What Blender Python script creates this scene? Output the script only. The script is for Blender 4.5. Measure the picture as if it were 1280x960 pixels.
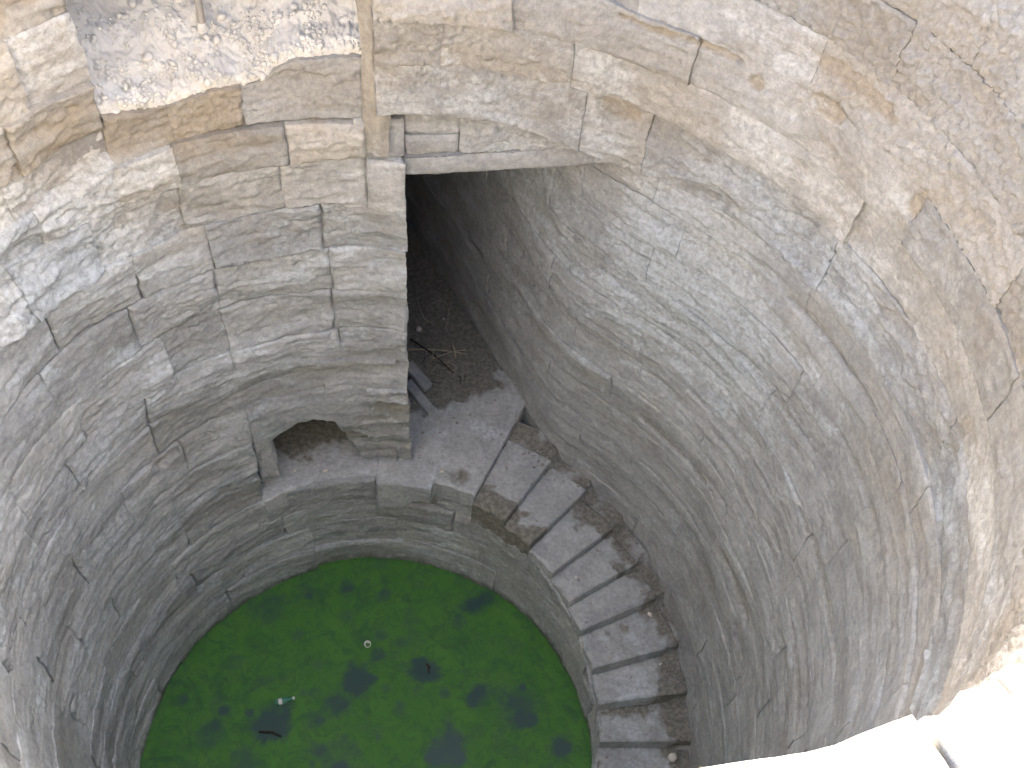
import bpy, math, random
import numpy as np
from mathutils import Matrix, Vector
# ------------------------------------------------------------------ reset
for o in list(bpy.data.objects): bpy.data.objects.remove(o, do_unlink=True)
scene = bpy.context.scene
COL = scene.collection
R = math.radians
# ------------------------------------------------------------------ camera
FPX, PITCH, ROLL = 1270.9, 0.8926, 0.1103
CAM = Vector((0.9000, -3.0263, 9.2917))
cd = bpy.data.cameras.new('camera'); cam = bpy.data.objects.new('camera', cd); COL.objects.link(cam)
cd.sensor_width = 36.0; cd.lens = FPX * 36.0 / 1280.0; cd.clip_start = 0.02; cd.clip_end = 2000
fw = Vector((0, math.cos(PITCH), -math.sin(PITCH))); rt = Vector((1, 0, 0)); up = rt.cross(fw)
r2 = math.cos(ROLL) * rt + math.sin(ROLL) * up; u2 = -math.sin(ROLL) * rt + math.cos(ROLL) * up
M = Matrix((r2, u2, -fw)).transposed().to_4x4(); M.translation = CAM
cam.matrix_world = M
scene.camera = cam
# ------------------------------------------------------------------ sky and sun
SUN_AZ, SUN_EL = 60.0, 18.5          # degrees from +x towards +y, and above the horizon
w = bpy.data.worlds.new('World'); scene.world = w; w.use_nodes = True
nt = w.node_tree; nt.nodes.clear()
sk = nt.nodes.new('ShaderNodeTexSky'); sk.sky_type = 'NISHITA'; sk.sun_disc = False
sk.sun_elevation = R(SUN_EL); sk.sun_rotation = R(90 - SUN_AZ); sk.air_density = 0.4; sk.dust_density = 10.0; sk.ozone_density = 0.0
bg = nt.nodes.new('ShaderNodeBackground'); bg.inputs['Strength'].default_value = 0.15
wo = nt.nodes.new('ShaderNodeOutputWorld')
nt.links.new(sk.outputs[0], bg.inputs[0]); nt.links.new(bg.outputs[0], wo.inputs[0])
sl = bpy.data.lights.new('sun', 'SUN'); sun = bpy.data.objects.new('sun', sl); COL.objects.link(sun)
sl.energy = 1.1; sl.angle = R(10); sl.color = (1.0, 0.97, 0.93)
sd = Vector((math.cos(R(SUN_AZ)) * math.cos(R(SUN_EL)), math.sin(R(SUN_AZ)) * math.cos(R(SUN_EL)), math.sin(R(SUN_EL))))
sun.rotation_euler = sd.to_track_quat('Z', 'Y').to_euler(); sun.location = (4, 6, 14)
vs = scene.view_settings
vs.view_transform = 'Standard'; vs.look = 'None'; vs.gamma = 1.0; vs.use_curve_mapping = False
vs.exposure = 3.98
# ------------------------------------------------------------------ noise (numpy)
def _hash(ix, iy, seed):
    h = (ix.astype(np.int64) * 374761393 + iy.astype(np.int64) * 668265263 + int(seed) * 2147483647 * 3 + 1013904223) & 0xFFFFFFFF
    h = ((h ^ (h >> 13)) * 1274126177) & 0xFFFFFFFF
    return (h ^ (h >> 16)) & 0xFFFFFFFF
def pn(x, y, seed=0):
    x = np.asarray(x, float); y = np.asarray(y, float) + 0 * x; x = x + 0 * y
    ix = np.floor(x); iy = np.floor(y); fx = x - ix; fy = y - iy
    def g(dx, dy):
        a = _hash(ix + dx, iy + dy, seed) * (2 * np.pi / 4294967296.0)
        return np.cos(a) * (fx - dx) + np.sin(a) * (fy - dy)
    sx = fx * fx * fx * (fx * (fx * 6 - 15) + 10); sy = fy * fy * fy * (fy * (fy * 6 - 15) + 10)
    a = g(0, 0) * (1 - sx) + g(1, 0) * sx; b = g(0, 1) * (1 - sx) + g(1, 1) * sx
    return (a * (1 - sy) + b * sy) * 1.5
def fbm(x, y, o=4, seed=0, gain=.5):
    s = 0; a = 1.0; t = 0
    for i in range(o):
        s = s + a * pn(x * 2 ** i + i * 17.3, y * 2 ** i - i * 9.1, seed + i * 31); t += a; a *= gain
    return s / t * 1.6
def sst(a, b, x):
    t = np.clip((x - a) / (b - a), 0, 1); return t * t * (3 - 2 * t)
def terrace(v, n, k=.13):
    q = v * n; f = np.floor(q); return (f + sst(0, k, q - f)) / n
# ------------------------------------------------------------------ node helpers
class NT:
    def __init__(s, name):
        s.m = bpy.data.materials.new(name); s.m.use_nodes = True; s.t = s.m.node_tree; s.t.nodes.clear()
        s.out = s.n('ShaderNodeOutputMaterial'); s.b = s.n('ShaderNodeBsdfPrincipled')
        s.l(s.b.outputs[0], s.out.inputs['Surface'])
    def n(s, t, **k):
        x = s.t.nodes.new(t)
        for a, v in k.items(): setattr(x, a, v)
        return x
    def l(s, a, b): s.t.links.new(a, b)
    def attr(s, name, out='Fac'): return s.n('ShaderNodeAttribute', attribute_name=name).outputs[out]
    def noise(s, vec, scale, detail=5, rough=.55, dist=0.0):
        x = s.n('ShaderNodeTexNoise'); s.l(vec, x.inputs['Vector'])
        x.inputs['Scale'].default_value = scale; x.inputs['Detail'].default_value = detail; x.inputs['Roughness'].default_value = rough
        x.inputs['Distortion'].default_value = dist; return x.outputs['Fac']
    def math(s, op, a, b=None, c=None):
        x = s.n('ShaderNodeMath', operation=op)
        for i, v in enumerate((a, b, c)):
            if v is None: continue
            if isinstance(v, (int, float)): x.inputs[i].default_value = v
            else: s.l(v, x.inputs[i])
        return x.outputs[0]
    def ss(s, v, a, b, lo=0.0, hi=1.0):
        x = s.n('ShaderNodeMapRange', interpolation_type='SMOOTHSTEP'); s.l(v, x.inputs[0])
        x.inputs[1].default_value = a; x.inputs[2].default_value = b; x.inputs[3].default_value = lo; x.inputs[4].default_value = hi
        return x.outputs[0]
    def mix(s, f, a, b, mode='MIX'):
        x = s.n('ShaderNodeMix', data_type='RGBA', blend_type=mode)
        if isinstance(f, (int, float)): x.inputs[0].default_value = f
        else: s.l(f, x.inputs[0])
        for v, i in ((a, 6), (b, 7)):
            if isinstance(v, tuple): x.inputs[i].default_value = (*v, 1)
            else: s.l(v, x.inputs[i])
        return x.outputs[2]
    def vmul(s, v, k):
        x = s.n('ShaderNodeVectorMath', operation='MULTIPLY'); s.l(v, x.inputs[0]); x.inputs[1].default_value = k; return x.outputs[0]
    def bump(s, h, st, dist):
        x = s.n('ShaderNodeBump'); s.l(h, x.inputs['Height']); x.inputs['Strength'].default_value = st; x.inputs['Distance'].default_value = dist
        return x
def stone_material():
    t = NT('weathered_sandstone')
    P = t.n('ShaderNodeNewGeometry').outputs['Position']
    sp = t.n('ShaderNodeSeparateXYZ'); t.l(P, sp.inputs[0]); z = sp.outputs['Z']
    wc = t.attr('wc', 'Vector')
    fresh, salt, soil, tint = t.attr('fresh'), t.attr('salt'), t.attr('soil'), t.attr('tint')
    nbig = t.noise(P, 0.9, 3); nmid = t.noise(P, 4.5, 4, .6); nfin = t.noise(P, 26, 4, .65)
    lam = t.noise(t.vmul(wc, (2.2, 17.0, 1.0)), 1.0, 4, .62, .6)        # bedding streaks along the courses
    # high-water line: old salt-grey crust below, bare tan sandstone above
    zz = t.math('ADD', z, t.math('MULTIPLY', t.math('SUBTRACT', nbig, .5), 2.4))
    zz = t.math('ADD', zz, t.math('MULTIPLY', tint, .55))
    warm = t.ss(zz, 4.0, 5.9)
    grey = t.mix(t.ss(nmid, .33, .67), (.362, .376, .392), (.455, .472, .490))
    tan = t.mix(t.ss(nmid, .33, .67), (.380, .358, .318), (.452, .43, .39))
    c = t.mix(t.math('MULTIPLY', warm, .9), grey, tan)
    c = t.mix(t.math('MULTIPLY', t.ss(lam, .50, .70), .15), c, t.mix(warm, (.24, .235, .225), (.30, .25, .195)))
    nb2 = t.noise(P, 1.9, 4, .6, .6)
    c = t.mix(t.math('MULTIPLY', t.ss(nb2, .52, .68), .30), c, t.mix(warm, (.31, .30, .285), (.345, .295, .23)))
    fr = t.math('MULTIPLY', fresh, t.ss(nmid, .2, .5))
    frc = t.mix(warm, (.262, .258, .235), (.36, .302, .228))
    c = t.mix(t.math('MULTIPLY', fr, .95), c, frc)
    # salt bloom: soft broad patches, finely broken
    sn = t.noise(t.vmul(wc, (3.6, 6.5, 1.0)), 1.0, 6, .66, .7)
    sa = t.math('ADD', sn, t.math('MULTIPLY', t.math('SUBTRACT', salt, .5), .50))
    sa = t.math('MULTIPLY', t.ss(sa, .50, .70), t.ss(nfin, .34, .60, .45, 1.0))
    c = t.mix(t.math('MULTIPLY', sa, .76), c, t.mix(warm, (.53, .58, .625), (.575, .565, .53)))
    n5 = t.noise(t.vmul(wc, (17, 34, 1.0)), 1.0, 4, .65, 1.0)
    c = t.mix(t.math('MULTIPLY', t.ss(n5, .38, .31), .24), c, t.mix(warm, (.17, .17, .165), (.22, .185, .15)))
    # tint of the single block
    tn = t.math('ADD', t.math('MULTIPLY', tint, .20), 1.0)
    tc = t.n('ShaderNodeCombineColor'); [t.l(tn, tc.inputs[i]) for i in range(3)]
    c = t.mix(1.0, c, tc.outputs[0], 'MULTIPLY')
    # damp algae film just above the water line
    c = t.mix(t.ss(t.math('ADD', z, t.math('MULTIPLY', nmid, .25)), .25, .10, 0.0, .75), c, (.075, .085, .05))
    # brown earth
    so = t.math('MULTIPLY', t.ss(t.math('ADD', soil, t.math('MULTIPLY', t.math('SUBTRACT', nmid, .5), .9)), .32, .62), .9)
    c = t.mix(so, c, t.mix(t.ss(nfin, .35, .65), (.165, .158, .132), (.235, .225, .195)))
    fl = t.math('MULTIPLY', t.ss(nfin, .32, .68, .86, 1.10), t.ss(t.noise(P, 95, 3, .6), .3, .7, .92, 1.06))
    fc = t.n('ShaderNodeCombineColor'); [t.l(fl, fc.inputs[i]) for i in range(3)]
    c = t.mix(1.0, c, fc.outputs[0], 'MULTIPLY')
    c = t.mix(1.0, c, (.975, .992, .985), 'MULTIPLY')
    t.l(c, t.b.inputs['Base Color']); t.b.inputs['Roughness'].default_value = .93; t.b.inputs['Specular IOR Level'].default_value = .2
    v = t.n('ShaderNodeTexVoronoi'); t.l(P, v.inputs['Vector']); v.inputs['Scale'].default_value = 48
    hh = t.math('ADD', t.noise(P, 75, 3, .7), t.math('MULTIPLY', v.outputs['Distance'], .35))
    b3 = t.bump(t.math('ADD', hh, t.math('MULTIPLY', n5, .5)), .50, .009)
    t.l(b3.outputs[0], t.b.inputs['Normal'])
    return t.m
def simple(name, ca, cb, scale=20, rough=.9, bump=.4, stretch=(1, 1, 1), spec=.25):
    t = NT(name); co = t.n('ShaderNodeTexCoord').outputs['Object']
    n = t.noise(t.vmul(co, stretch), scale, 6, .6)
    t.l(t.mix(t.ss(n, .3, .7), ca, cb), t.b.inputs['Base Color']); t.b.inputs['Roughness'].default_value = rough
    t.b.inputs['Specular IOR Level'].default_value = spec
    t.l(t.bump(n, bump, .01).outputs[0], t.b.inputs['Normal']); return t.m
def rubble_material(name='lime_rubble', ca=(.70, .66, .575), cb=(.82, .79, .71)):
    t = NT(name); P = t.n('ShaderNodeNewGeometry').outputs['Position']
    a = t.noise(P, 6, 6, .6); b = t.noise(P, 40, 6, .7)
    c = t.mix(t.ss(a, .3, .7), ca, cb); c = t.mix(t.math('MULTIPLY', t.ss(b, .45, .7), .4), c, (.56, .54, .48))
    t.l(c, t.b.inputs['Base Color']); t.b.inputs['Roughness'].default_value = .95; t.b.inputs['Specular IOR Level'].default_value = .15
    t.l(t.bump(t.math('ADD', b, a), .8, .012).outputs[0], t.b.inputs['Normal']); return t.m
def water_material():
    t = NT('algae_water'); P = t.n('ShaderNodeNewGeometry').outputs['Position']
    al = t.attr('algae')
    n1 = t.noise(P, 3.0, 6, .65, .5); n2 = t.noise(P, 22, 7, .72); n3 = t.noise(P, 85, 5, .7)
    a = t.math('ADD', al, t.math('MULTIPLY', t.math('SUBTRACT', n2, .5), .55))
    cover = t.ss(a, .14, .66)
    g = t.mix(t.ss(n1, .35, .65), (.066, .20, .040), (.082, .23, .044))
    g = t.mix(t.math('MULTIPLY', t.ss(n2, .5, .72), .55), g, (.105, .225, .05))
    g = t.mix(t.math('MULTIPLY', t.ss(n3, .52, .75), .5), g, (.05, .15, .026))
    murk = t.mix(t.ss(al, 0, .35), (.05, .098, .09), (.055, .125, .07))
    n6 = t.noise(P, 7.5, 6, .7, 1.2); g = t.mix(t.math('MULTIPLY', t.ss(n6, .46, .62), .6), g, (.05, .135, .05)); g = t.mix(t.math('MULTIPLY', t.ss(n6, .42, .30), .35), g, (.10, .20, .03))
    n7 = t.noise(P, 2.6, 8, .72, 1.5); g = t.mix(t.math('MULTIPLY', t.ss(n7, .50, .62), .6), g, (.04, .115, .055))
    c = t.mix(t.math('MULTIPLY', cover, .92), murk, g)
    t.l(c, t.b.inputs['Base Color'])
    t.l(t.ss(cover, 0, 1, .30, .65), t.b.inputs['Roughness'])
    t.b.inputs['Specular IOR Level'].default_value = .22
    t.l(t.bump(t.math('MULTIPLY', cover, n3), .25, .004).outputs[0], t.b.inputs['Normal'])
    return t.m
STONE = stone_material()
MORTAR = rubble_material('old_mortar', (.25, .235, .21), (.37, .355, .325))
RUBBLE = rubble_material()
RUBBLE_DARK = rubble_material('grey_gravel', (.22, .20, .17), (.40, .37, .33))
SHADE_EARTH = simple('shade_dark_earth', (.07, .062, .05), (.12, .105, .085), 9)  # colour lowered to put the passage's shade into its walls and ceiling
SAND = simple('desert_ground', (.40, .33, .25), (.52, .44, .34), 3)
WATER = water_material()
WOOD = simple('weathered_wood', (.30, .27, .23), (.46, .43, .38), 30, .8, .5, (1, 1, .12))
REED = simple('dry_reed', (.42, .36, .25), (.58, .52, .38), 40, .7, .2)
TWIG = simple('dark_twig', (.03, .027, .024), (.055, .048, .04), 40, .85, .3)
GREENP = simple('green_plastic', (.05, .22, .15), (.09, .30, .21), 15, .35, .05, spec=.5)
WHITEP = simple('white_plastic', (.74, .74, .72), (.82, .82, .80), 15, .45, .05, spec=.5)
DARKC = simple('dark_opening', (.05, .045, .04), (.09, .08, .07), 12)
# ------------------------------------------------------------------ object helpers
def props(o, label=None, cat=None, group=None, kind=None):
    if label: o['label'] = label
    if cat: o['category'] = cat
    if group: o['group'] = group
    if kind: o['kind'] = kind
    return o
def empty(name, loc, **k):
    o = bpy.data.objects.new(name, None); o.location = loc; o.empty_display_size = .2; COL.objects.link(o); return props(o, **k)
def mesh_obj(name, V, F, mat, parent=None, smooth=True, attrs=None, **k):
    V = np.asarray(V, float); off = Vector((0, 0, 0))
    if parent is not None: off = parent.matrix_world.translation if parent.parent is None else parent.parent.location + parent.location
    org = V.mean(0) if parent is not None or k.get('kind') is None else np.zeros(3)
    me = bpy.data.meshes.new(name)
    Vl = V - org
    if isinstance(F, np.ndarray):
        n, q = F.shape
        me.vertices.add(len(Vl)); me.vertices.foreach_set('co', Vl.ravel().astype(np.float32))
        me.loops.add(n * q); me.loops.foreach_set('vertex_index', F.ravel().astype(np.int32))
        me.polygons.add(n); me.polygons.foreach_set('loop_start', np.arange(0, n * q, q, dtype=np.int32))
        me.update(calc_edges=True)
    else:
        me.from_pydata([tuple(v) for v in Vl], [], F)
    me.validate(verbose=False)
    if smooth: me.polygons.foreach_set('use_smooth', [True] * len(me.polygons))
    for an, av in (attrs or {}).items():
        av = np.asarray(av, np.float32)
        a = me.attributes.new(an, 'FLOAT_VECTOR' if av.ndim == 2 else 'FLOAT', 'POINT')
        a.data.foreach_set('vector' if av.ndim == 2 else 'value', av.ravel())
    me.materials.append(mat)
    o = bpy.data.objects.new(name, me); COL.objects.link(o)
    if parent is not None:
        o.parent = parent; o.location = Vector(org.tolist()) - Vector(PLOC(parent))
    else: o.location = org.tolist()
    return props(o, **k)
def PLOC(p):
    v = Vector(p.location); q = p.parent
    while q is not None: v += Vector(q.location); q = q.parent
    return v
def grid_faces(nu, nv, base=0):
    i = np.arange(nu - 1)[:, None]; j = np.arange(nv - 1)[None]
    a = (i * nv + j + base).ravel()
    return np.stack([a, a + nv, a + nv + 1, a + 1], 1)
# ------------------------------------------------------------------ plan of the well
CX, RU, KB = .474, 2.64, .0356
def rho_c(th):
    th = np.radians(th); return CX * np.cos(th) + np.sqrt(RU ** 2 - (CX * np.sin(th)) ** 2)
LA, LB = np.array([.045, 2.165]), np.array([1.52, 2.47])      # ends of the lintel in plan
_pt = LA[None] + (LB - LA)[None] * np.linspace(-.06, 1.0, 60)[:, None]
PULL_A = np.degrees(np.arctan2(_pt[:, 1], _pt[:, 0] - CX))[::-1]; PULL_D = np.maximum(RU - np.hypot(_pt[:, 0] - CX, _pt[:, 1]), 0)[::-1]
PULL_D = np.convolve(np.pad(PULL_D, 4, 'edge'), np.ones(9) / 9, 'valid'); PULL_D = PULL_D * sst(63., 72., PULL_A)
class LeftWall:            # inner drum: u = 2.1 * angle from the jamb
    sg = 1
    def th(s, u): return 88.5 + np.degrees(u / 2.1)
    def u(s, th): return np.radians(th - 88.5) * 2.1
    def pos(s, u, z):
        t = np.radians(s.th(u)); td = s.th(u)
        rho = 2.0 + KB * np.maximum(z, -.5)
        n = np.stack([-np.cos(t), -np.sin(t), 0 * t], -1)
        P = np.stack([rho * np.cos(t), rho * np.sin(t), z + 0 * t], -1); return P, n
class UpperWall:           # upper ring: u = RU * angle measured clockwise from its left end
    A0 = 105.6
    def al(s, u): return s.A0 - np.degrees(u / RU)
    def u(s, al): return np.radians(s.A0 - al) * RU
    def u_th(s, th):
        r = rho_c(th); t = np.radians(th); return s.u(np.degrees(np.arctan2(r * np.sin(t), r * np.cos(t) - CX)))
    def pos(s, u, z):
        a = np.radians(s.al(u)); n = np.stack([-np.cos(a), -np.sin(a), 0 * a], -1)
        q = np.interp(np.degrees(a), PULL_A, PULL_D) * sst(7.5, 6.5, z); rr = RU - q
        P = np.stack([CX + rr * np.cos(a), rr * np.sin(a), z + .78 * q], -1); return P, n
class StairWall:           # outer wall of stair and passage, along a plan curve
    def __init__(s):
        pts = []; d = np.array([-.53, .848]); q = np.array([1.06, 3.02])
        for t in np.arange(6.0, -.01, -.25): pts.append(q + d * t)
        pol = [(65.5, 2.985), (61, 2.965), (53, 2.96), (44, 2.955), (34, 2.93), (22, 2.87), (12, 2.85), (0, 2.85), (-15, 2.86), (-30, 2.85), (-45, 2.82), (-60, 2.74), (-75, 2.62), (-90, 2.48), (-105, 2.36), (-120, 2.24), (-135, 2.12)]
        th = np.arange(66, -136, -2.0); rr = np.interp(-th, [-a for a, b in pol], [b for a, b in pol])
        for a, b in zip(th, rr): pts.append(np.array([b * math.cos(R(a)), b * math.sin(R(a))]))
        pts = np.array(pts)
        for _ in range(6): pts[1:-1] = (pts[:-2] + 2 * pts[1:-1] + pts[2:]) / 4
        s.S = np.concatenate([[0], np.cumsum(np.hypot(*np.diff(pts, axis=0).T))]); s.p = pts
        s.thp = np.unwrap(np.arctan2(pts[:, 1], pts[:, 0]))
        s.L = s.S[-1]
        td = np.degrees(s.thp); f = np.hypot(*pts.T)
        lean = rho_c(td) - f
        lean = np.where(td > 62, 0, lean) * 1.0
        s.lean = np.convolve(np.pad(lean, 4, 'edge'), np.ones(9) / 9, 'valid')
    def u_th(s, th): return np.interp(-R(th), -s.thp, s.S)
    def th(s, u): return np.degrees(np.interp(u, s.S, s.thp))
    def pos(s, u, z):
        u = np.asarray(u, float)
        x = np.interp(u, s.S, s.p[:, 0]); y = np.interp(u, s.S, s.p[:, 1])
        e = .12; dx = np.interp(u + e, s.S, s.p[:, 0]) - np.interp(u - e, s.S, s.p[:, 0]); dy = np.interp(u + e, s.S, s.p[:, 1]) - np.interp(u - e, s.S, s.p[:, 1])
        l = np.hypot(dx, dy) + 1e-9; n = np.stack([dy / l, -dx / l, 0 * x], -1)   # to the right of travel = into the well
        ln = np.interp(u, s.S, s.lean) * np.clip((z - .5) / 4.5, 0, 1.05)
        P = np.stack([x, y, z + 0 * x], -1) - n * ln[..., None]; return P, n
LW, UW, SW = LeftWall(), UpperWall(), StairWall()
# ------------------------------------------------------------------ stone block builder
SPOTS = {'left': [], 'upper': [], 'stair': []}
def relief(wall, u, z, seed, st):
    """height of the weathered face in metres, and how freshly it has flaked"""
    s = st
    uw = u + .05 * fbm(u * 2.3, z * 2.3, 3, 5); zw = z + .035 * fbm(u * 1.7, z * 2.5, 3, 9)
    sv = s.get('own', .35) * ((seed * 7919) % 13 / 13. - .5)
    t = fbm(uw * s.get('fu', .85), zw * s.get('fz', 2.3), 6, 11, .54) + sv
    n = s.get('terr', 5)
    h = terrace(t, n, .11) * s.get('flake', .055)
    t2 = fbm(uw * 2.6, zw * 9.5, 5, 23, .56)
    h = h + terrace(t2, 4, .16) * s.get('flake2', .016) * .65
    h = h + fbm(uw * 1.1, zw * 26, 4, 37) * s.get('lam', .0045) * .5
    h = h + fbm(u * 9, z * 11, 5, 41, .6) * s.get('rough', .006)
    if s.get('peck', 0):
        a = np.abs(fbm(u * 18, z * 18, 3, 53)); h = h + (sst(.0, .45, a) - .5) * s['peck']
    cm = sst(-.15, .35, fbm(u * .9 + 7, z * 1.1, 3, 141)) * s.get('crack', 1.0)
    ck = np.abs(fbm(uw * .8 + .25 * fbm(u * 6, z * 6, 3, 143), zw * 2.6, 4, 145, .6))
    h = h - .022 * cm * sst(.018, .004, ck)
    t3 = fbm(uw * 8, zw * 15, 4, 151, .6); h = h + terrace(t3, 3, .2) * s.get('flake3', .006)
    h = h + fbm(u * 34, z * 40, 2, 157) * s.get('grain', .003)
    fresh = sst(.05, -.35, t) * s.get('fr', .7)
    h = h - sst(.02, -.45, t) * .014 * s.get('fr', .7)
    for (su, sz, ru, rz, dep, fr_) in SPOTS[wall]:
        d = np.hypot((u - su) / ru, (z - sz) / rz) + .35 * fbm(u * 9, z * 9, 3, 61)
        m = sst(1.0, .86, d); h = h - m * dep; fresh = np.maximum(fresh, m * fr_)
    return h, fresh
def block(name, wall, surf, ja, jb, za, zb, seed, st, parent, res=.014, depth=.12, mat=None, shift=(0, 0), push=None):
    """one weathered ashlar on a curved wall; ja/jb: u(z) of its ends, za/zb: z(u) of its beds"""
    um = .5 * (ja(0.) + jb(0.)) if False else None
    z0 = float(np.mean(za(np.array([0.])))) ; z1 = float(np.mean(zb(np.array([0.]))))
    zm = .5 * (z0 + z1); u0 = float(ja(np.array([zm]))[0]); u1 = float(jb(np.array([zm]))[0])
    uu = np.array([.5 * (u0 + u1)]); z0 = float(za(uu)[0]); z1 = float(zb(uu)[0])
    nu = max(3, int(abs(u1 - u0) / res) + 2); nz = max(3, int(abs(z1 - z0) / res) + 2)
    s = np.linspace(0, 1, nu)[:, None] + 0 * np.zeros((1, nz)); t = np.linspace(0, 1, nz)[None] + 0 * s
    zg = z0 + (z1 - z0) * t
    jv = .12 + .88 * sst(-.12, .40, fbm((u0 + (u1 - u0) * s) * 1.1, zg * 1.3, 3, 131))
    g = st.get('gap', .003) * (jv * 1.5 - .5)
    u = (ja(zg) + g) * (1 - s) + (jb(zg) - g) * s
    lo = za(u) + g; hi = zb(u) - g
    z = lo + (np.maximum(hi, lo + .004) - lo) * t
    wdt = abs(u1 - u0); hgt = abs(z1 - z0)
    h, fresh = relief(wall, u, z, seed, st)
    ed = np.minimum(np.minimum(s, 1 - s) * wdt, np.minimum(t, 1 - t) * hgt)
    chip = .5 + .5 * fbm(u * 5 + seed, z * 5, 4, 71)
    ew = st.get('edge', .022) * (.35 + 1.6 * chip ** 2)
    h = h - jv * (st.get('ed', .016) * (1 - sst(0, 1, ed / ew)) + st.get('ed2', .010) * (1 - sst(0, .006, ed)))
    rnd = random.Random(seed * 7919 + 13)
    off = rnd.uniform(-1, 1) * st.get('off', .010); tu = rnd.uniform(-1, 1) * st.get('tilt', .008); tz = rnd.uniform(-1, 1) * st.get('tilt', .008)
    h = h + off + (s - .5) * 2 * tu + (t - .5) * 2 * tz + st.get('proud', 0)
    if push is not None: h = h - push(u, z)
    P, n = surf.pos(u, z)
    V = P + n * h[..., None]
    F = grid_faces(nu, nz)
    idx = np.arange(nu * nz).reshape(nu, nz)
    loop = np.concatenate([idx[:-1, 0], idx[-1, :-1], idx[:0:-1, -1], idx[0, :0:-1]])
    k = len(loop); base = nu * nz
    Vf = V.reshape(-1, 3); nf = n.reshape(-1, 3); uf = u.ravel()
    lp = Vf[loop]; ln = nf[loop]
    # the hidden body of the stone behind its face
    bk = lp - ln * depth
    if shift[0] or shift[1]:
        tang = np.stack([-ln[:, 1], ln[:, 0], 0 * ln[:, 0]], 1)
        sl = s.ravel()[loop] * wdt; bk = bk + tang * (shift[0] * np.clip(1 - sl / .30, 0, 1))[:, None]
    V2 = np.concatenate([Vf, lp, bk])
    a = np.arange(k); b = (a + 1) % k
    F2 = np.stack([base + b, base + a, base + k + a, base + k + b], 1)
    if np.linalg.det(np.stack([Vf[idx[1, 0]] - Vf[0], Vf[idx[0, 1]] - Vf[0], nf[0]])) < 0:
        F = F[:, ::-1]; F2 = F2[:, ::-1]
    F = np.concatenate([F, F2])
    def ext(a_): a_ = np.broadcast_to(a_, (nu, nz)).ravel(); return np.concatenate([a_, a_[loop], a_[loop]])
    sbase = st['saltf'](u, z) if 'saltf' in st else st.get('salt', .4)
    salt = np.clip(sbase + .35 * fbm(u * 1.3, z * 2.6, 4, 83) + .12 * sst(0, .04, h), 0, 1)
    tv = rnd.uniform(-1, 1) * st.get('tv', .5) + st.get('tint', 0)
    wc = np.stack([ext(u), ext(z), np.full(len(V2), seed * .37)], 1)
    return mesh_obj(name, V2, F, mat or STONE, parent, attrs={'wc': wc, 'fresh': ext(np.clip(fresh + st.get('fresh0', 0), 0, 1)), 'salt': ext(salt), 'tint': np.full(len(V2), tv), 'soil': ext(np.full_like(u, st.get('soil', 0)))})
def bed(zc, seed, amp=.014):
    return lambda u: zc + amp * fbm(u * 1.3 + seed * 5.1, np.full_like(u, seed * 3.3), 4, 101, .6)
def joint(uc, seed, amp=.016):
    return lambda z: uc + amp * fbm(z * 3.5 + seed * 2.7, np.full_like(z, seed * 1.7), 4, 103, .6)
# ------------------------------------------------------------------ 1. the inner drum, left of the passage
SPOTS['left'] += [(LW.u(144.5), 2.62, .13, .06, .05, .2), (LW.u(128), 4.86, .10, .10, .02, .3), (LW.u(104), 1.95, .2, .1, .03, .6)]
SPOTS['upper'] += [(UW.u_th(60), 5.40, .15, .085, .018, 1.), (UW.u_th(35.2), 6.08, .13, .06, .022, 1.), (UW.u_th(44), 5.98, .06, .05, .02, 1.), (UW.u_th(20.5), 6.02, .06, .12, .02, .8), (UW.u_th(53.5), 6.05, .42, .03, .03, .9), (UW.u_th(1.5), 5.33, .07, .22, .015, .5), (UW.u_th(33), 6.30, .35, .06, .008, .8)]
SPOTS['stair'] += [(SW.u_th(18), 2.25, .35, .07, .02, .8), (SW.u_th(12), 2.0, .12, .10, .02, .4), (SW.u_th(23), 4.75, .5, .03, .03, .7), (SW.u_th(8), 4.35, .45, .035, .03, .8), (SW.u_th(30), 4.0, .5, .03, .02, .7), (SW.u_th(5), 3.6, .5, .05, .015, .7), (SW.u_th(-2), 3.0, .5, .04, .015, .7), (SW.u_th(40), 2.6, .5, .05, .015, .7)]
drum = empty('drum_wall', (-1.4, 1.6, -.4), label='curved grey sandstone well wall, flaking and salt crusted, between the passage and the water', cat='wall')
LC = [-.45, .38, .74, 1.06, 1.42, 1.86, 2.28, 2.70, 3.05, 3.40, 3.80, 4.20, 4.60, 4.99, 5.26, 5.50, 5.82, 6.22, 6.66, 7.15, 7.5, 7.72]
LJ = {0: [86, 115, 141, 170], 1: [92, 115, 135, 158], 2: [96.8, 122, 148, 174], 3: [96.8, 125.2, 152, 180], 4: [125, 146, 169], 5: [125, 150, 166], 6: [88.5, 97.5, 124.6, 140, 156, 172], 7: [88.5, 107, 124.9, 144.6, 168],
      8: [88.5, 102.7, 125, 144.2, 163], 9: [88.5, 103.4, 124.9, 137, 157, 176], 10: [88.5, 103, 124.6, 141, 160], 11: [88.5, 104, 124.1, 138, 154.6, 172], 12: [88.5, 95.3, 110, 127, 142.9, 157, 174], 13: [95.3, 108.2, 126.5, 136.6, 150, 168],
      14: [95.3, 114.4, 125.5, 135.7, 153, 170], 15: [135.4, 149.5, 168], 16: [135.0, 145, 162], 17: [135.2, 153, 170], 18: [135.2, 149, 166], 19: [95.3, 112, 130, 148, 166], 20: [95.3, 108, 126, 145, 165]}
HOLE_T = np.array([97, 102, 105, 110, 114, 118, 121, 124.6]); HOLE_Z = np.array([2.26, 2.22, 2.27, 2.36, 2.34, 2.24, 2.16, 2.08])
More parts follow.
